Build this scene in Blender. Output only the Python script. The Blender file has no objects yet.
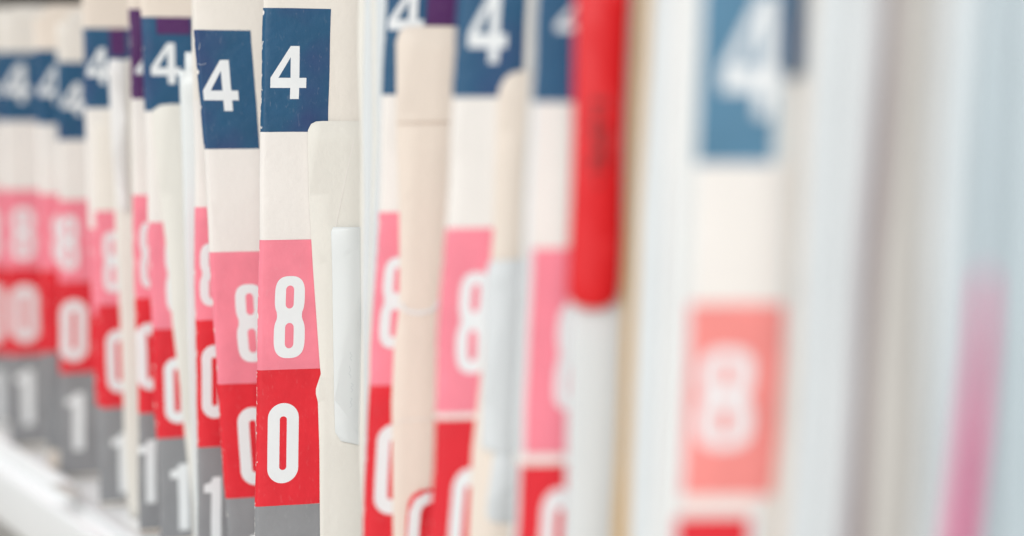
import bpy, bmesh, math, random
from mathutils import Vector, Matrix, noise
PI = math.pi
random.seed(7)
sc = bpy.context.scene
col = sc.collection

# ------------------------------------------------------------------ camera
W, H, F = 1024, 536, 1800.0
TH, AL = math.atan(1046 / F), math.atan(165 / F)
SHELF = 1.0
EYE = Vector((0, 0, SHELF + 0.173))
fwd = Vector((math.sin(TH) * math.cos(AL), math.cos(TH) * math.cos(AL), -math.sin(AL)))
right = Vector((math.cos(TH), -math.sin(TH), 0))
up = right.cross(fwd)
camd = bpy.data.cameras.new('camera'); cam = bpy.data.objects.new('camera', camd); col.objects.link(cam)
cam.matrix_world = Matrix((
    (right.x, up.x, -fwd.x, EYE.x), (right.y, up.y, -fwd.y, EYE.y), (right.z, up.z, -fwd.z, EYE.z), (0, 0, 0, 1)))
camd.sensor_width = 36; camd.lens = 36 * F / W; camd.clip_start = 0.01; camd.clip_end = 50
sc.camera = cam
_z = F / 3000; _t = math.atan(254 / F)
D = _z / math.cos(_t) * math.sin(TH - _t)      # the fronts of the folders stand in the plane x = D

def ray(u, v): return (fwd * F + right * (u - 512) - up * (v - 268)).normalized()
def on_plane(u, v, p0, n):
    d = ray(u, v); return EYE + d * ((p0 - EYE).dot(n) / d.dot(n))
def project(p):
    q = p - EYE; z = q.dot(fwd)
    return 512 + F * q.dot(right) / z, 268 - F * q.dot(up) / z

# ------------------------------------------------------------------ materials
def mat(name, color, rough=0.6, spec=0.4, trans=0.0, mott=0.05, scale=60, bump=0.0, bscale=400, sss=0.0, coat=0.0):
    m = bpy.data.materials.new(name); m.use_nodes = True
    nt = m.node_tree; b = nt.nodes['Principled BSDF']
    tc = nt.nodes.new('ShaderNodeTexCoord')
    n = nt.nodes.new('ShaderNodeTexNoise'); n.inputs['Scale'].default_value = scale; n.inputs['Detail'].default_value = 5
    nt.links.new(tc.outputs['Object'], n.inputs['Vector'])
    r = nt.nodes.new('ShaderNodeMapRange'); r.inputs['From Min'].default_value = 0.3; r.inputs['From Max'].default_value = 0.7
    r.inputs['To Min'].default_value = 1 - mott; r.inputs['To Max'].default_value = 1 + mott
    nt.links.new(n.outputs['Fac'], r.inputs['Value'])
    mx = nt.nodes.new('ShaderNodeVectorMath'); mx.operation = 'SCALE'
    mx.inputs[0].default_value = color
    nt.links.new(r.outputs['Result'], mx.inputs['Scale'])
    nt.links.new(mx.outputs[0], b.inputs['Base Color'])
    b.inputs['Roughness'].default_value = rough
    b.inputs['Specular IOR Level'].default_value = spec
    b.inputs['Coat Weight'].default_value = coat; b.inputs['Coat Roughness'].default_value = 0.25
    if trans:
        b.inputs['Transmission Weight'].default_value = trans
    if bump:
        n2 = nt.nodes.new('ShaderNodeTexNoise'); n2.inputs['Scale'].default_value = bscale; n2.inputs['Detail'].default_value = 4
        nt.links.new(tc.outputs['Object'], n2.inputs['Vector'])
        bp = nt.nodes.new('ShaderNodeBump'); bp.inputs['Strength'].default_value = bump; bp.inputs['Distance'].default_value = 0.0006
        nt.links.new(n2.outputs['Fac'], bp.inputs['Height']); nt.links.new(bp.outputs['Normal'], b.inputs['Normal'])
    return m

def label_mat(name, color, wear=0.62, tint=None):
    """printed coated paper: fine print grain, chips and scuffs worn through to the paper along the folded edge"""
    m = mat(name, color, rough=0.42, spec=0.25, mott=0.07, scale=90, bump=0.35, bscale=260)
    nt = m.node_tree; b = nt.nodes['Principled BSDF']
    src = b.inputs['Base Color'].links[0].from_socket
    tc = nt.nodes.new('ShaderNodeTexCoord'); 
    if tint:
        nz = nt.nodes.new('ShaderNodeTexNoise'); nz.inputs['Scale'].default_value = 38; nz.inputs['Detail'].default_value = 2
        nt.links.new(tc.outputs['Object'], nz.inputs['Vector'])
        rz = nt.nodes.new('ShaderNodeMapRange'); rz.inputs['From Min'].default_value = .42; rz.inputs['From Max'].default_value = .72
        nt.links.new(nz.outputs['Fac'], rz.inputs['Value'])
        mz = nt.nodes.new('ShaderNodeMix'); mz.data_type = 'RGBA'; nt.links.new(rz.outputs['Result'], mz.inputs['Factor'])
        nt.links.new(src, mz.inputs[6]); mz.inputs[7].default_value = (*tint, 1); src = mz.outputs[2]
    # distance from the fold -> probability of wear
    mr = nt.nodes.new('ShaderNodeMapRange'); mr.inputs['From Min'].default_value = 0.0; mr.inputs['From Max'].default_value = 0.006
    mr.inputs['To Min'].default_value = -0.10; mr.inputs['To Max'].default_value = 0.5
    at = nt.nodes.new('ShaderNodeAttribute'); at.attribute_name = 'fold'; nt.links.new(at.outputs['Fac'], mr.inputs['Value'])
    n = nt.nodes.new('ShaderNodeTexNoise'); n.inputs['Scale'].default_value = 330; n.inputs['Detail'].default_value = 6; n.inputs['Roughness'].default_value = 0.7
    nt.links.new(tc.outputs['Object'], n.inputs['Vector'])
    sb = nt.nodes.new('ShaderNodeMath'); sb.operation = 'SUBTRACT'; nt.links.new(n.outputs['Fac'], sb.inputs[0]); nt.links.new(mr.outputs['Result'], sb.inputs[1])
    th = nt.nodes.new('ShaderNodeMapRange'); th.inputs['From Min'].default_value = wear; th.inputs['From Max'].default_value = wear + 0.05
    nt.links.new(sb.outputs[0], th.inputs['Value'])
    mix = nt.nodes.new('ShaderNodeMix'); mix.data_type = 'RGBA'
    nt.links.new(th.outputs['Result'], mix.inputs['Factor']); nt.links.new(src, mix.inputs[6]); mix.inputs[7].default_value = (.86, .82, .78, 1)
    # fine scratches
    wv = nt.nodes.new('ShaderNodeTexNoise'); wv.inputs['Scale'].default_value = 1; wv.inputs['Detail'].default_value = 3
    mp = nt.nodes.new('ShaderNodeMapping'); mp.inputs['Scale'].default_value = (1100, 1100, 420); mp.inputs['Rotation'].default_value = (0, 0.9, 0)
    nt.links.new(tc.outputs['Object'], mp.inputs[0]); nt.links.new(mp.outputs[0], wv.inputs['Vector'])
    t2 = nt.nodes.new('ShaderNodeMapRange'); t2.inputs['From Min'].default_value = 0.62; t2.inputs['From Max'].default_value = 0.9; t2.inputs['To Max'].default_value = 0.12
    nt.links.new(wv.outputs['Fac'], t2.inputs['Value'])
    mix2 = nt.nodes.new('ShaderNodeMix'); mix2.data_type = 'RGBA'
    nt.links.new(t2.outputs['Result'], mix2.inputs['Factor']); nt.links.new(mix.outputs[2], mix2.inputs[6]); mix2.inputs[7].default_value = (.8, .78, .78, 1)
    nt.links.new(mix2.outputs[2], b.inputs['Base Color'])
    return m

M = {
 'cream': mat('cream_card', (.81, .765, .70), .55, mott=.03, scale=35, bump=.25),
 'tancream': mat('aged_card', (.80, .71, .62), .55, mott=.04, scale=30, bump=.3),
 'palecard': mat('pale_card', (.78, .76, .70), .55, mott=.03, scale=30, bump=.25),
 'white': mat('white_paper', (.80, .80, .79), .6, mott=.02, scale=30, bump=.15),
 'greypaper': mat('grey_white_paper', (.68, .715, .73), .5, mott=.03, scale=30, bump=.15),
 'sleeve': mat('frosted_plastic', (.73, .765, .765), .45, spec=.5, mott=.03, scale=25, coat=.3),
 'kraft': mat('kraft_card', (.56, .36, .15), .6, mott=.05, scale=40, bump=.3),
 'mauve': mat('mauve_grey_shade', (.27, .21, .22), .6, mott=.05, scale=30),  # tone of a dark mauve shadow, put into a card colour
 'taupe': mat('taupe_card', (.52, .50, .47), .6, mott=.05, scale=30),
 'bluegrey': mat('pale_blue_plastic', (.48, .56, .60), .35, mott=.03, scale=25, coat=.3),
 'pinkplastic': mat('deep_pink_plastic', (.74, .06, .235), .45, mott=.04),
 'redplastic': mat('red_plastic', (.70, .014, .020), .38, spec=.3, mott=.06, scale=30),
 'ink': mat('grey_ink', (.10, .03, .03), .6),
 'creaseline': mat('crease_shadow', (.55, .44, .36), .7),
 'pencil': mat('faint_pencil', (.50, .55, .57), .7),
 'numeral': mat('white_print', (.80, .825, .835), .5, mott=.015, scale=200, bump=.1),
 'blue': label_mat('blue_print', (.020, .092, .190), tint=(.040, .045, .16)),
 'hazedblue': label_mat('hazed_blue_print', (.085, .215, .335)),  # blue print with lens haze mixed into its colour
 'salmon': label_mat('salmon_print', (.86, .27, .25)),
 'pink': label_mat('pink_print', (.88, .245, .315)),
 'red': label_mat('red_print', (.74, .026, .040)),
 'grey': label_mat('grey_print', (.27, .275, .285)),
 'purple': label_mat('purple_print', (.085, .022, .115)),
 'whitelab': mat('blank_label', (.82, .785, .745), .45, mott=.02, bump=.25),
 'shelf': mat('white_enamel', (.87, .88, .88), .3, spec=.5, mott=.02, scale=12, coat=.3),
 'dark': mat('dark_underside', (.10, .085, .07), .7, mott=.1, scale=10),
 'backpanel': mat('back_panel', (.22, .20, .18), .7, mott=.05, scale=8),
 'floor': mat('beige_floor', (.74, .69, .62), .5, mott=.12, scale=9),
}

# ------------------------------------------------------------------ helpers
def link(name, me, m, parent=None):
    o = bpy.data.objects.new(name, me); col.objects.link(o)
    if m: me.materials.append(m)
    if parent: o.parent = parent
    return o
def tag(o, label, cat, group=None):
    o['label'] = label; o['category'] = cat
    if group: o['group'] = group
    return o

def flat_fill(loops, cuts_x=(), cuts_y=()):
    """fill closed 2-D loops (holes included) and slice them so they can be bent"""
    bm = bmesh.new(); edges = []
    for lp in loops:
        lp = [q for i, q in enumerate(lp) if (q[0] - lp[i - 1][0]) ** 2 + (q[1] - lp[i - 1][1]) ** 2 > 1e-14]
        vs = [bm.verts.new((x * 1000, y * 1000, 0)) for x, y in lp]
        for i in range(len(vs)): edges.append(bm.edges.new((vs[i], vs[(i + 1) % len(vs)])))
    bmesh.ops.triangle_fill(bm, use_beauty=True, use_dissolve=False, edges=edges)
    for v in bm.verts: v.co /= 1000
    for c in cuts_x: bmesh.ops.bisect_plane(bm, geom=bm.verts[:] + bm.edges[:] + bm.faces[:], plane_co=(c, 0, 0), plane_no=(1, 0, 0), dist=1e-7)
    for c in cuts_y: bmesh.ops.bisect_plane(bm, geom=bm.verts[:] + bm.edges[:] + bm.faces[:], plane_co=(0, c, 0), plane_no=(0, 1, 0), dist=1e-7)
    return bm

def frange(a, b, step):
    n = max(1, int(round((b - a) / step))); return [a + (b - a) * i / n for i in range(1, n)]

def rrect(x0, y0, x1, y1, rx, ry, n=7):
    pts = []
    for cx, cy, a0 in ((x1 - rx, y1 - ry, 0), (x0 + rx, y1 - ry, 90), (x0 + rx, y0 + ry, 180), (x1 - rx, y0 + ry, 270)):
        for i in range(n + 1):
            a = math.radians(a0 + 90 * i / n); pts.append((cx + rx * math.cos(a), cy + ry * math.sin(a)))
    return pts

def eight():
    """condensed bold 8 in the unit square"""
    out = []
    N = 48
    def half(z):
        # two lobes, squarish, pinched at the waist
        def lobe(c, h, w):
            t = abs(z - c) / h
            return w * (1 - t ** 3.2) ** (1 / 2.6) if t < 1 else 0
        return max(lobe(.27, .27, .5), lobe(.745, .255, .48), .40 if .45 < z < .58 else 0)
    zs = [.5 - .5 * math.cos(PI * i / N) for i in range(N + 1)]
    R = [(.5 + half(z), z) for z in zs]; L = [(.5 - half(z), z) for z in reversed(zs)]
    o = []
    for p in R + L:
        if not o or (abs(p[0] - o[-1][0]) + abs(p[1] - o[-1][1])) > 1e-4: o.append(p)
    if abs(o[0][0] - o[-1][0]) + abs(o[0][1] - o[-1][1]) < 1e-4: o.pop()
    return [o, rrect(.36, .12, .64, .43, .14, .06), rrect(.37, .605, .63, .885, .13, .055)]
GLYPH = {
 '0': [rrect(0, 0, 1, 1, .5, .19, 10), rrect(.385, .165, .615, .835, .115, .04, 8)],
 '8': eight(),
 '4': [[(.56, 0), (.80, 0), (.80, .21), (.99, .21), (.99, .40), (.80, .40), (.80, 1), (.56, 1), (.02, .40), (.02, .21), (.56, .21)],
       [(.235, .40), (.56, .40), (.56, .79)]],
 '1': [[(.42, 0), (1, 0), (1, 1), (.52, 1), (.40, .93), (.0, .90), (.0, .79), (.42, .79)]],
}

class Sheet:
    """a card folded over its outer edge: origin at the foot of the fold, x into the shelf, y away from the camera, z up along the fold"""
    def __init__(s, name, u0, u1, p=0.0, r=0.0013, top=None, depth=0.11, seed=0, bulge=0.0006):
        s.r = r; s.seed = seed; s.bulge = bulge; s.depth = depth; s.n = 0; u0 += 2.5; u1 += 2.5
        # the row fans out a little: the nearer a card stands, the more it turns away from the aisle
        um = (u0 + u1) / 2 + 30; phi = TH + math.atan((um - 512) / F)
        psi = max(0, phi - math.radians(6)) * .94
        x = Vector((math.cos(psi), -math.sin(psi), 0)); y = Vector((-x.y, x.x, 0))
        mid = on_plane((u0 + u1) / 2, 268, Vector((D + p, 0, 0)), Vector((1, 0, 0)))
        a, b = on_plane(u0, 0, mid, y), on_plane(u1, 536, mid, y)
        ax = (a - b) / (a.z - b.z); s.k = ax.dot(x)          # the fold is not quite plumb; the card still stands flat on the shelf
        base = b + ax * (SHELF + 0.0006 - b.z)
        s.M = Matrix(((x.x, y.x, 0, base.x), (x.y, y.y, 0, base.y), (x.z, y.z, 1, base.z), (0, 0, 0, 1)))
        s.Mi = s.M.inverted(); s.y = y
        s.root = bpy.data.objects.new(name, None); s.root.empty_display_size = .02; col.objects.link(s.root)
        s.root.matrix_world = s.M
        s.h = s.xz(u0 + 8, top)[1] if top is not None else 0.232
    def xz(s, u, v, off=0.0):
        """the point of the camera-side face (off metres in front of it) seen at u, v -> local x, z"""
        p0 = s.M @ Vector((0, -s.r - off, 0))
        q = s.Mi @ on_plane(u, v, p0, s.y); return q.x - s.k * q.z, q.z
    def P(s, sv, z, off=0.0):
        r = s.r; a = PI * r / 2; R = r + off; k = 1 if sv >= 0 else -1
        t = abs(sv)
        if t < a:
            an = t / r; x = r - R * math.cos(an); y = -k * R * math.sin(an); w = t / a
        else:
            x = r + t - a; y = -k * R; w = 1
        nx = noise.noise(Vector((x * 30, z * 14, s.seed * 7.3))) * s.bulge * min(1, x / .02)
        n2 = noise.noise(Vector((0, z * 22, s.seed * 3.1 + 50))) * .0009 + noise.noise(Vector((0, z * 90, s.seed * 5.1))) * .00022
        return Vector((x + n2 * max(0, 1 - x / .06) + s.k * z, y + nx, z))
    def build(s, name, loops, m, parent, off, thick, step=.004):
        xs = [q[0] for l in loops for q in l]; zs = [q[1] for l in loops for q in l]
        x0, x1, z0, z1 = min(xs), max(xs), min(zs), max(zs)
        a = PI * s.r / 2
        cx = [c for c in [-a, -a * .66, -a * .33, 0, a * .33, a * .66, a] if x0 + 1e-5 < c < x1 - 1e-5]
        cx += [c for c in frange(a, min(x1, .06), step)] if x1 > a + step else []
        cx = [c for c in cx if x0 + 1e-5 < c < x1 - 1e-5]
        if x1 - x0 > .07: cx += frange(.06, x1, .02)
        cy = frange(z0, z1, step) if z1 - z0 > step else []
        bm = flat_fill(loops, cx, cy)
        fold = [abs(v.co.x) for v in bm.verts]
        for v in bm.verts: v.co = s.P(v.co.x, v.co.y, off)
        if not bm.faces: print('EMPTY', name, x0, x1, z0, z1, len(loops))
        bmesh.ops.recalc_face_normals(bm, faces=bm.faces[:])
        f = max(bm.faces, key=lambda f: f.calc_area())
        me = bpy.data.meshes.new(name); 
        # normals away from the inside of the fold
        c = f.calc_center_median()
        outw = Vector((0, -1, 0)) if c.y < 0 else Vector((0, 1, 0))
        if f.normal.dot(outw) < 0: bmesh.ops.reverse_faces(bm, faces=bm.faces[:])
        bm.to_mesh(me); bm.free()
        me.attributes.new('fold', 'FLOAT', 'POINT').data.foreach_set('value', fold)
        for p in me.polygons: p.use_smooth = True
        o = link(name, me, m, parent)
        if name == 'cover':
            sd = o.modifiers.new('thickness', 'SOLIDIFY'); sd.thickness = thick; sd.offset = -1
        return o
    def cover(s, m, name='cover'):
        # outer silhouette of the folded card: rounded top corners
        h = s.h; d = s.depth; c = .006
        lp = [(-d, 0), (d, 0), (d, h)]
        lp += [(.004 + c - c * math.sin(a), h - c + c * math.cos(a)) for a in [PI / 2 * i / 5 for i in range(6)]]
        lp += [(-(.004 + c - c * math.sin(a)), h - c + c * math.cos(a)) for a in [PI / 2 * i / 5 for i in range(5, -1, -1)]]
        lp += [(-d, h)]
        if s.r < .0005: pass
        return s.build(name, [lp], m, s.root, 0, .00035, .006)
    def label(s, kind, v0, v1, ch=None, box=None, ur=None, ul=None, w=.0265, lift=.00012, slant=0.0):
        lift += s.n * .00003; s.n += 1
        za = s.nose_z(v0); zb = max(.0015, s.nose_z(v1))
        x1 = w if ur is None else s.xz(ur, (v0 + v1) / 2)[0]
        x0 = -.016 if ul is None else s.xz(ul, (v0 + v1) / 2)[0]
        j = lambda: random.uniform(-.00012, .00012)
        lp = [(x0, zb + j())] + [(x0 + (x1 - x0) * i / 6, zb + j() * .5 + slant * i / 6) for i in range(1, 6)] + [(x1, zb + j() + slant)]
        lp += [(x1 + j(), zb + (za - zb) * i / 5 + slant) for i in range(1, 5)]
        lp += [(x1, za + j() + slant)] + [(x0 + (x1 - x0) * i / 6, za + j() * .5 + slant * i / 6) for i in range(5, 0, -1)] + [(x0, za + j())]
        o = s.build('number_label' if ch else 'colour_label', [lp], M[kind], s.root, lift, .00008)
        if ch: s.glyph(ch, box, o, lift + .00006)
        return o
    def nose_z(s, v):
        lo, hi = -.3, .5
        for _ in range(40):
            md = (lo + hi) / 2
            if project(s.M @ Vector((s.k * md, 0, md)))[1] > v: lo = md
            else: hi = md
        return (lo + hi) / 2
    def glyph(s, ch, box, parent, off):
        u0, v0, u1, v1 = box
        a = PI * s.r / 2
        um, vm = (u0 + u1) / 2, (v0 + v1) / 2
        x0 = s.xz(u0, vm)[0] - s.r + a; x1 = s.xz(u1, vm)[0] - s.r + a
        z1 = s.xz(um, v0)[1]; z0 = s.xz(um, v1)[1]
        if z1 < .002: return
        loops = [[(x0 + (x1 - x0) * x, z0 + (z1 - z0) * z) for x, z in l] for l in GLYPH[ch]]
        o = s.build('numeral', loops, M['numeral'], parent, off, .00005, .003)
        return o
    def card(s, name, left, m, gap=.0012, right=.105, closed=False, thick=.0004, parent=None, bottom=None):
        """a flat cover or insert in front of the camera-side face; left = its traced outer outline, top to bottom"""
        pts = [s.xz(u, v, gap) for u, v in left]
        if not closed:
            zt = pts[0][1]
            pts.append((pts[-1][0], .0008)); pts.append((right, .0008)); pts.append((right, zt))
        x0, x1 = min(p[0] for p in pts), max(p[0] for p in pts); z0, z1 = min(p[1] for p in pts), max(p[1] for p in pts)
        bm = flat_fill([pts], frange(x0, x1, .008), frange(z0, z1, .008))
        for v in bm.verts:
            x, z = v.co.x, v.co.y
            v.co = Vector((x + s.k * z, -s.r - gap + noise.noise(Vector((x * 25, z * 12, s.seed * 9.1 + gap * 900))) * .0005, z))
        bmesh.ops.recalc_face_normals(bm, faces=bm.faces[:])
        me = bpy.data.meshes.new(name); bm.to_mesh(me); bm.free()
        me.attributes.new('fold', 'FLOAT', 'POINT').data.foreach_set('value', [.02] * len(me.vertices))
        for p in me.polygons: p.use_smooth = True
        o = link(name, me, m, parent or s.root)
        if not parent:
            pass
        sd = o.modifiers.new('thickness', 'SOLIDIFY'); sd.thickness = thick; sd.offset = 0
        bv = o.modifiers.new('edge', 'BEVEL'); bv.width = thick * .35; bv.segments = 1; bv.limit_method = 'ANGLE'
        return o
    def free_card(s, name, outline, m, gap, label, cat, group=None, closed=True, thick=.0004):
        """an insert of its own (top level), standing in the folder"""
        o = s.card(name, outline, m, gap=gap, closed=closed, thick=thick)
        o.parent = None; o.matrix_world = s.M.copy()
        return tag(o, label, cat, group)

G = 'chart folders filed side by side on the shelf'
GP = 'plain folders and sheets filed among the charts'

def folder(label, u0, u1, labs, m='cream', **k):
    s = Sheet('chart_folder', u0, u1, seed=len(col.objects) * .37, **k)
    s.cover(M[m]); tag(s.root, label, 'folder', G)
    for l in labs: s.label(*l[:3], **(l[3] if len(l) > 3 else {}))
    return s
def plain(name, label, u0, u1, m, cat='folder', **k):
    s = Sheet(name, u0, u1, seed=len(col.objects) * .37, **k)
    s.cover(M[m]); tag(s.root, label, cat, GP)
    return s
def d(ch, *box, **k): return dict(ch=ch, box=box, **k)

def line_on(s, name, pts, wid, m, gap, parent, label=None):
    q = [Vector(s.xz(u, v, gap)) for u, v in pts]; bm = bmesh.new(); prev = None
    for i, c in enumerate(q):
        t = (q[min(i + 1, len(q) - 1)] - q[max(i - 1, 0)]).normalized(); n = Vector((-t.y, t.x)) * wid / 2
        pr = [bm.verts.new((p.x + s.k * p.y, -s.r - gap, p.y)) for p in (c + n, c - n)]
        if prev: bm.faces.new((prev[0], prev[1], pr[1], pr[0]))
        prev = pr
    me = bpy.data.meshes.new(name); bm.to_mesh(me); bm.free(); return link(name, me, m, parent)
# ------------------------------------------------------------------ the row, far (left) to near (right)
folder('blurred folder at far left edge of the photo, cut by the frame', -42, -26,
       [('blue', 52, 121, d('4', -30, 64, -4, 102)), ('whitelab', 121, 189), ('pink', 189, 268, d('8', -22, 210, -2, 258)), ('red', 268, 355, d('0', -20, 285, 5, 342)), ('grey', 355, 445, d('1', -14, 370, 2, 425))], top=6)
folder('blurred folder with full rounded cream top and wide 0, leftmost whole one', -3, 10,
       [('blue', 52, 121, d('4', 2, 64, 30, 102)), ('whitelab', 121, 190), ('pink', 190, 268, d('8', 12, 208, 34, 259)), ('red', 268, 355, d('0', 12, 285, 38, 342)), ('grey', 355, 445, d('1', 15, 370, 33, 425))], top=5)
folder('blurred folder with rounded cream top just left of the short low-set one', 31, 47,
       [('blue', 50, 124, d('4', 38, 66, 66, 104)), ('whitelab', 124, 194), ('pink', 194, 270, d('8', 52, 214, 72, 262)), ('red', 270, 352), ('grey', 352, 450)], top=4, m='tancream')
folder('shorter blurred folder whose blue label sits lowest at the far end', 55, 58,
       [('blue', 62, 140, d('4', 62, 83, 87, 115)), ('whitelab', 140, 200), ('pink', 200, 282, d('8', 59, 216, 78, 270)), ('red', 282, 373, d('0', 60, 300, 86, 361)), ('grey', 373, 480, d('1', 66, 393, 84, 450))], top=10, p=.004)
sD = folder('tall folder with purple-edged blue label, half covered by a pale sleeve', 79, 99,
       [('blue', 28, 108, d('4', 86, 48, 110, 84)), ('whitelab', 108, 228), ('pink', 228, 315), ('red', 315, 405), ('grey', 405, 530)], m='tancream')
sD.label('purple', 28, 56, ul=111, ur=127, lift=.0003)
folder('short folder without blue label, its red 0 beside a pale divider', 88, 101,
       [('pink', 211, 305, d('8', 104, 232, 122, 292)), ('red', 305, 408, d('0', 107, 330, 130, 392)), ('grey', 408, 530, d('1', 112, 433, 130, 493))], top=106, p=.002)
s = plain('plain_divider', 'plain cream divider left of the narrow purple-labelled folder', 104, 127, 'palecard', top=58, p=.003)
s.free_card('plastic_sleeve', [(108, 64), (110, 59), (126, 60), (127, 120), (129, 214), (118, 208), (112, 150)], M['white'], .0015, 'pale milky sleeve left of the narrow purple-labelled folder', 'plastic sleeve', GP)
folder('narrow folder whose dark purple label shows only as a strip', 126, 138,
       [('purple', 9, 99, d('4', 134, 52, 160, 80)), ('whitelab', 99, 195), ('pink', 195, 298, d('8', 140, 222, 160, 288)), ('red', 298, 413, d('0', 136, 323, 162, 390)), ('grey', 413, 536, d('1', 139, 440, 156, 503))], m='tancream')
sF = folder('folder with blue 4 above a rounded cream front cover, left of centre blur', 138, 158,
       [('blue', 17, 111, d('4', 150, 43, 181, 84)), ('whitelab', 111, 222), ('pink', 222, 329, d('8', 166, 236, 190, 314)), ('red', 329, 438, d('0', 165, 358, 190, 423)), ('grey', 438, 560, d('1', 170, 464, 188, 530))], m='tancream')
sF.label('purple', 17, 34, ul=158, ur=192, lift=.0003)
sF.card('front_cover', [(172, 104), (160, 105), (153, 110), (152, 118), (160, 200), (169, 268), (172, 320), (175, 345), (181, 400), (192, 500)], M['palecard'])
s = plain('plastic_sleeve', 'ragged milky plastic sleeve behind the left sharp folder', 181, 194, 'sleeve', 'plastic sleeve', top=36, p=.006)
s2 = Sheet('plastic_sleeve', 174, 192, top=54, p=.004, seed=91); s2.cover(M['sleeve']); tag(s2.root, 'lower milky plastic sleeve in front of the rounded cream cover', 'plastic sleeve', GP)
folder('folder mostly hidden behind the left sharp folder, strip of red 0 showing', 190, 197,
       [('whitelab', 100, 207), ('pink', 207, 320, d('8', 201, 243, 226, 306)), ('red', 320, 447, d('0', 202, 345, 228, 418)), ('grey', 447, 590, d('1', 205, 477, 222, 550))], p=.002)
sH = folder('sharp leaning folder with creased blue 4 label, left of the upright one', 191, 225,
       [('blue', 30, 149, d('4', 202, 60, 238, 111, ur=257)), ('whitelab', 149, 252), ('pink', 252, 384, d('8', 236, 284, 266, 362)), ('red', 384, 498, d('0', 239, 407, 269, 485)), ('grey', 498, 640, d('1', 250, 528, 272, 600))], m='cream')
for _p in ([(198.5, 50), (199.5, 47), (200, 43)], [(197.5, 63.5), (201, 65), (206, 63.5)]):
    line_on(sH, 'scuff', _p, .00011, M['greypaper'], .0006, sH.root)
sI = folder('sharpest upright folder with complete blue 4, pink 8 and red 0', 261, 252,
       [('blue', 8, 132, d('4', 270, 46, 307, 99, ur=332)), ('whitelab', 132, 240, dict(ur=332)), ('pink', 240, 370, d('8', 274, 276, 305, 358, ur=330)), ('red', 370, 506, d('0', 267, 403, 298, 483, ur=325)), ('grey', 506, 640, d('1', 268, 548, 290, 625, ur=325))], m='cream')
cI = sI.card('front_cover', [(323, 121), (316, 121.5), (311, 124), (308, 130), (307.5, 138), (309, 200), (313, 268), (320, 366), (321, 374), (316, 389), (316, 394), (318, 402), (319.5, 450), (320, 536)], M['palecard'])
sI.free_card('plastic_sleeve', [(333, 227), (331, 232), (332, 268), (334, 400), (335, 432), (341, 441), (364, 446), (372, 446), (372, 227)], M['sleeve'], .0026,
             'frosted slip with faint pencil marks on the cover of the sharpest folder', 'plastic sleeve', GP)
_sl = [o for o in col.objects if o.name.startswith('plastic_sleeve')][-1]
def pencil(s, u, v, hgt, wid, n, parent, seed):
    rn = random.Random(seed)
    pts = [(u + wid * .5 * math.sin(i * 1.3 + seed) * rn.uniform(.4, 1), v + hgt * i / n) for i in range(n + 1)]
    return line_on(s, 'pencil_mark', pts, .00010, M['pencil'], .0030, parent)
for _k, (_u, _v, _h, _w) in enumerate([(346, 262, 9, 4), (345, 274, 9, 5), (347, 287, 7, 4), (351, 352, 9, 3), (350, 366, 12, 3), (352, 383, 9, 3), (351, 398, 10, 3)]):
    pencil(sI, _u, _v, _h, _w, 9, _sl, _k)
line_on(sI, 'slip_fold', [(360, 228), (360.5, 320), (360, 444)], .0003, M['pencil'], .0030, _sl)
line_on(sI, 'crease', [(354, 140), (345, 180), (338, 215), (332, 245)], .0003, M['whitelab'], .0016, cI)
# thin sheets standing between the sharpest folder and the next one
for i, (a, b, pp, mm, lab) in enumerate([
        (356, 359, .012, 'palecard', 'cream sheet, leftmost of the thin sheets beside the sharpest folder'),
        (361, 361, .010, 'greypaper', 'grey-white sheet edge, second of the thin upright sheets'),
        (366, 362, .012, 'white', 'white sheet edge, third of the thin upright sheets'),
        (371, 363.5, .009, 'palecard', 'cream-white sheet edge, fourth of the thin upright sheets'),
        (375, 364.5, .008, 'greypaper', 'grey-white sheet edge, fifth of the thin upright sheets'),
        (380, 365.5, .007, 'sleeve', 'clear bluish sheet touching the blurred folder with a cut-off 4')]):
    plain('paper_sheet', lab, a, b, mm, 'sheet', p=pp, r=.0006, bulge=.0003)
sL = folder('folder whose 4, 8 and 0 are cut off by a blank cream cover', 385, 361,
       [('blue', -60, 95, d('4', 389, -12, 425, 41)), ('whitelab', 95, 212), ('pink', 212, 385, d('8', 381, 257, 411, 348)), ('red', 385, 560, d('0', 376, 424, 410, 514)), ('grey', 560, 700)], m='cream')
sL.label('purple', -60, 26, ul=431, ur=462, lift=.0003)
cM = sL.card('front_cover', [(420, 26), (405, 27), (399, 32), (396, 42), (396.5, 134), (399, 200), (399.5, 268), (399, 310), (394, 345), (391.5, 402), (393, 536)], M['tancream'])
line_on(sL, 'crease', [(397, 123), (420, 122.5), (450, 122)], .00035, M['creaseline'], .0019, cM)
line_on(sL, 'tape_edge', [(401, 303), (404, 309), (410, 312), (420, 313), (430, 311), (436, 307), (438, 300)], .0009, M['numeral'], .0019, cM)
line_on(sL, 'tape_edge', [(393, 423), (405, 420), (420, 419), (432, 420)], .0004, M['whitelab'], .0019, cM)
sL.free_card('number_sticker', [(432, 488), (420, 490), (412, 495), (408, 503), (406, 520), (405, 560), (440, 560)], M['red'], .0020, 'red sticker with white 0 at the foot of the blank cream cover', 'sticker', GP, thick=.0001).name = 'number_sticker'
_st = [o for o in col.objects if o.name.startswith('number_sticker')][-1]
line_on(sL, 'numeral', [(437, 497), (428, 498), (419, 503), (415, 512), (413.5, 530), (412, 560)], .0034, M['numeral'], .0024, _st)
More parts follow.
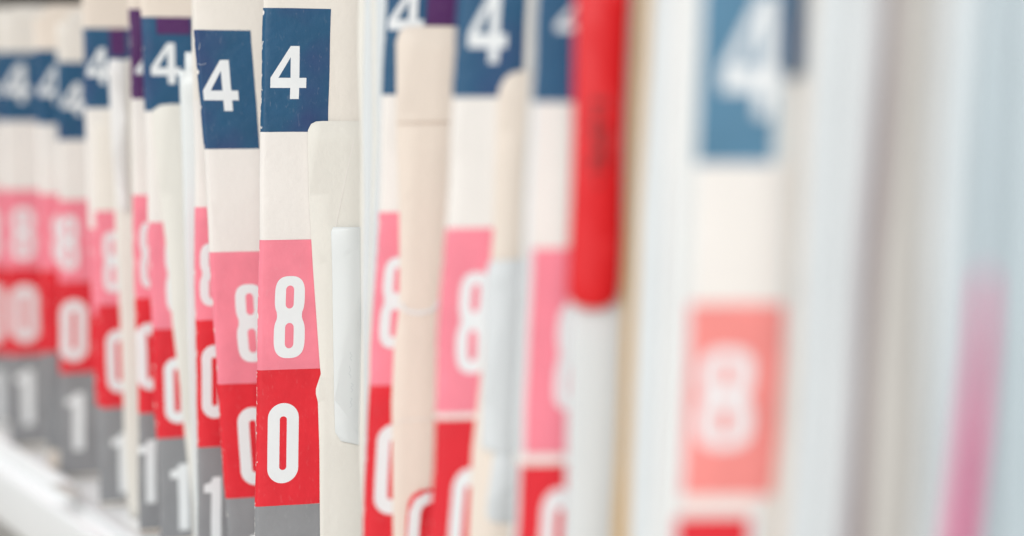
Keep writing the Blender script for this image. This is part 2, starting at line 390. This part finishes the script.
sN = folder('folder with bright blue 4 and reddish 8, right of the blank cover', 456, 426,
       [('blue', -60, 97, d('4', 468, -10, 508, 63, ur=529)), ('whitelab', 97, 228), ('pink', 228, 413, d('8', 459, 272, 491, 373)), ('whitelab', 413, 419), ('red', 419, 590, d('0', 449, 468, 482, 575))], m='cream')
sN.card('front_cover', [(520, 71), (511, 73), (504, 79), (499, 90), (497, 105), (496.5, 134), (493.5, 228), (487, 300), (480, 380), (472, 450), (468, 536)], M['tancream'])
sN.free_card('paper_slip', [(490, 261), (487, 267), (485.5, 300), (482, 402), (481, 446), (484, 450), (511, 454), (526, 454), (526, 259)], M['greypaper'], .003,
             'pale grey slip beside the 8 of the bright blue labelled folder', 'paper slip', GP)
sN.free_card('paper_slip', [(494, 452), (487, 500), (486, 514), (489, 521), (496, 523), (520, 524), (522, 452)], M['greypaper'], .0022,
             'small pale slip below the larger one right of the bright folder', 'paper slip', GP)
sP = folder('blurred folder left of the red divider with bright blue label', 532, 508,
       [('blue', -60, 102, d('4', 556, 1, 592, 39, ul=539)), ('whitelab', 102, 248, dict(ul=536)), ('pink', 248, 454, d('8', 556, 303, 586, 409, ul=531)), ('whitelab', 454, 464), ('red', 464, 640, d('0', 538, 488, 574, 610, ul=518))], m='greypaper')
s = plain('plain_folder', 'pale grey folder below the red divider, left of the tan edge', 576, 560, 'greypaper', p=.004)
# red plastic divider hanging in front of it, rounded at its foot
sQ = Sheet('divider_holder', 576, 560, p=.004, seed=12); 
oQ = sQ.free_card('red_divider', [(577, -40), (575, 0), (573, 134), (571, 200), (568, 268), (567, 290), (569, 299), (575, 305), (586, 309), (600, 309), (611, 305), (618, 296), (620, 280), (622, 230), (623, 134), (629, 0), (631, -40)],
                  M['redplastic'], .004, 'blurred bright red plastic divider with rounded foot and vertical print', 'divider', None, thick=.0016)
bmk = bmesh.new()
x0, zt = sQ.xz(600, 100, .0052); zb = sQ.xz(599, 184, .0052)[1]
z = zt; k = 0
rnd = random.Random(3)
while z > zb:
    h = rnd.uniform(.0012, .0020)
    for a, b in ((0, .32), (.42, .6), (.72, 1.0)):
        if rnd.random() < .8:
            xa = x0 - .0018 + .0036 * a; xb = x0 - .0018 + .0036 * b
            vs = [bmk.verts.new((x + sQ.k * zz, -sQ.r - .0056, zz)) for x, zz in ((xa, z - h), (xb, z - h), (xb, z), (xa, z))]
            bmk.faces.new(vs)
    z -= h + (.0007 if k % 6 else .002); k += 1
me = bpy.data.meshes.new('printed_marks'); bmk.to_mesh(me); bmk.free()
o = link('printed_marks', me, M['ink'], oQ)
bpy.data.objects.remove(sQ.root)

plain('kraft_folder', 'tan kraft folder edge right of the red divider', 636, 612, 'kraft', r=.0016, p=.002)
plain('plain_folder', 'grey-white folder immediately right of the tan edge', 647, 627, 'greypaper', p=.001)
plain('plain_folder', 'whiter plain folder just left of the very blurred 4', 670, 652, 'white', p=.001)
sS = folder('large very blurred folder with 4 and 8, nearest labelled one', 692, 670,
       [('hazedblue', -60, 163, d('4', 722, -6, 787, 117, ul=705, ur=782)), ('whitelab', 163, 303, dict(ul=698, ur=790)), ('salmon', 303, 495, d('8', 698, 349, 752, 448, ul=690, ur=784)),
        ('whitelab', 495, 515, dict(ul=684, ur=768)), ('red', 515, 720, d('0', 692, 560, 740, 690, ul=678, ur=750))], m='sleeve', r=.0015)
sS.card('front_cover', [(798, -80), (790, 300), (780, 420), (768, 536)], M['tancream'], gap=.0008)
sS.free_card('blue_slip', [(783, -60), (783, 74), (790, 79), (803, 74), (806, -60)], M['blue'], .0024, 'darker blue slip at the top right of the nearest 4', 'slip', GP)
plain('plain_folder', 'wide pale blue-grey folder right of the nearest 4', 812, 782, 'greypaper', r=.0013, p=.004)
plain('plain_folder', 'pale folder left of the brownish painted shadow', 848, 815, 'greypaper', r=.0013, p=.002)
plain('mauve_shade_card', 'brownish mauve card painted as shadow in the near blur', 878, 840, 'mauve', r=.0013, p=.003)  # dark card stands in for a shadow in the near row
plain('taupe_folder', 'taupe grey folder beside the brownish mauve shadow', 893, 862, 'taupe', p=.001)
plain('plain_folder', 'pale grey folder left of the pink streak', 938, 914, 'greypaper')
sV = plain('plastic_sleeve', 'pale plastic sleeve behind the pink streak', 968, 935, 'bluegrey', 'plastic sleeve')
sV.free_card('pink_tab', [(984, 270), (980, 284), (975, 340), (962, 440), (946, 560), (968, 560), (981, 440), (990, 340), (992, 284), (989, 271)], M['pinkplastic'], .002,
             'pink plastic tab, very blurred, at lower right', 'tab', GP, thick=.001)
plain('plastic_sleeve', 'pale blue plastic sleeve at the right edge of the photo', 1000, 985, 'bluegrey', 'plastic sleeve')
plain('plastic_sleeve', 'blue-grey plastic sleeve cut by the right edge of the photo', 1026, 1014, 'bluegrey', 'plastic sleeve')

# ------------------------------------------------------------------ faint pencil marks on the frosted slip
# ------------------------------------------------------------------ shelf and surroundings
def box(name, x0, x1, y0, y1, z0, z1, m, parent=None, bev=.001, segs=3):
    bm = bmesh.new(); bmesh.ops.create_cube(bm, size=1)
    for v in bm.verts: v.co = Vector(((x0 + x1) / 2 + v.co.x * (x1 - x0), (y0 + y1) / 2 + v.co.y * (y1 - y0), (z0 + z1) / 2 + v.co.z * (z1 - z0)))
    if bev: bmesh.ops.bevel(bm, geom=bm.edges[:], offset=bev, segments=segs, affect='EDGES', profile=.5)
    me = bpy.data.meshes.new(name); bm.to_mesh(me); bm.free()
    for p in me.polygons: p.use_smooth = True
    return link(name, me, m, parent)
e = on_plane(50, 497, Vector((0, 0, SHELF)), Vector((0, 0, 1))).x
sh = bpy.data.objects.new('shelf', None); col.objects.link(sh)
tag(sh, 'white enamelled shelf board with rolled front lip under the folders', 'shelf')
box('shelf_board', e, .62, -.3, 2.6, SHELF - .012, SHELF, M['shelf'], sh, .003, 4)
box('front_lip', e - .004, e + .0015, -.3, 2.6, SHELF - .026, SHELF - .0008, M['shelf'], sh, .002, 4)
box('slot_hole', e + .006, e + .013, .415, .430, SHELF - .002, SHELF + .0004, M['dark'], sh, 0) if 0 else None
q = on_plane(99, 480, Vector((0, 0, SHELF + .008)), Vector((0, 0, 1)))
def rail(y0, y1, h, label):
    r = box('base_rail', e + .0035, D - .0035, y0, y1, SHELF + .0002, SHELF + h, M['shelf'], None, .0012, 3)
    return tag(r, label, 'rail')
_r = rail(q.y, 2.55, .008, 'raised white plastic rail at the foot of the farthest folders')
_g = on_plane(66, 489, Vector((0, 0, SHELF + .008)), Vector((0, 0, 1)))
box('slot', _g.x - .0035, _g.x + .0035, _g.y - .012, _g.y + .012, SHELF + .0075, SHELF + .0083, M['taupe'], _r, .0004, 1)
rail(-.25, q.y - .006, .0035, 'low white plastic rail at the foot of the nearer folders')
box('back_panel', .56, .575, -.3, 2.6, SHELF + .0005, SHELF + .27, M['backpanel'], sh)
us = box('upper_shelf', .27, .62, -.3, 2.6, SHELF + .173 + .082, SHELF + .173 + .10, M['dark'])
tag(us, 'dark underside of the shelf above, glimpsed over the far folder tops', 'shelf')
def ground_sheet(name, z, m):
    bm = bmesh.new(); vs = [bm.verts.new(p) for p in ((-6, -6, z), (6, -6, z), (6, 8, z), (-6, 8, z))]; bm.faces.new(vs)
    me = bpy.data.meshes.new(name); bm.to_mesh(me); bm.free(); o = link(name, me, m); o['kind'] = 'structure'; return o
ground_sheet('floor', 0.55, M['floor'])

# ------------------------------------------------------------------ light
w = bpy.data.worlds.new('World'); sc.world = w; w.use_nodes = True
w.node_tree.nodes['Background'].inputs['Color'].default_value = (.93, .97, 1, 1)
w.node_tree.nodes['Background'].inputs['Strength'].default_value = .40
def area(name, loc, target, size, power, color):
    l = bpy.data.lights.new(name, 'AREA'); l.shape = 'RECTANGLE'; l.size = size[0]; l.size_y = size[1]; l.energy = power; l.color = color
    o = bpy.data.objects.new(name, l); col.objects.link(o); o.location = loc
    o.rotation_euler = (Vector(target) - Vector(loc)).to_track_quat('-Z', 'Y').to_euler(); return o
area('window_light', (-1.5, .2, 1.9), (.2, .45, 1.1), (1.6, 1.4), 4, (.90, .96, 1))
area('overhead_light', (-.15, 1.25, 2.0), (.25, .95, 1.0), (.8, 1.0), 9, (1, 1, 1))
kp = EYE - Vector((math.sin(math.radians(40)), math.cos(math.radians(40)), 0)) * 2.4 + Vector((0, 0, .85))
area('added_key_light', kp, EYE + fwd * .55, (2.0, 1.2), 64, (1, .985, .97))  # large key added behind the camera to fill the shade between folders

# ------------------------------------------------------------------ depth of field and output
camd.dof.use_dof = True
pf = on_plane(285, 270, sI.M @ Vector((0, -.0013, 0)), sI.y)
camd.dof.focus_distance = (pf - EYE).dot(fwd)
KBLUR = 57.0
camd.dof.aperture_fstop = (camd.lens / 1000) / (KBLUR * camd.dof.focus_distance / F)
camd.dof.aperture_blades = 0
print('focus', camd.dof.focus_distance, 'fstop', camd.dof.aperture_fstop)
sc.view_settings.view_transform = 'Standard'; sc.view_settings.look = 'None'
sc.view_settings.exposure = 0; sc.view_settings.gamma = 1
sc.cycles.max_bounces = 10
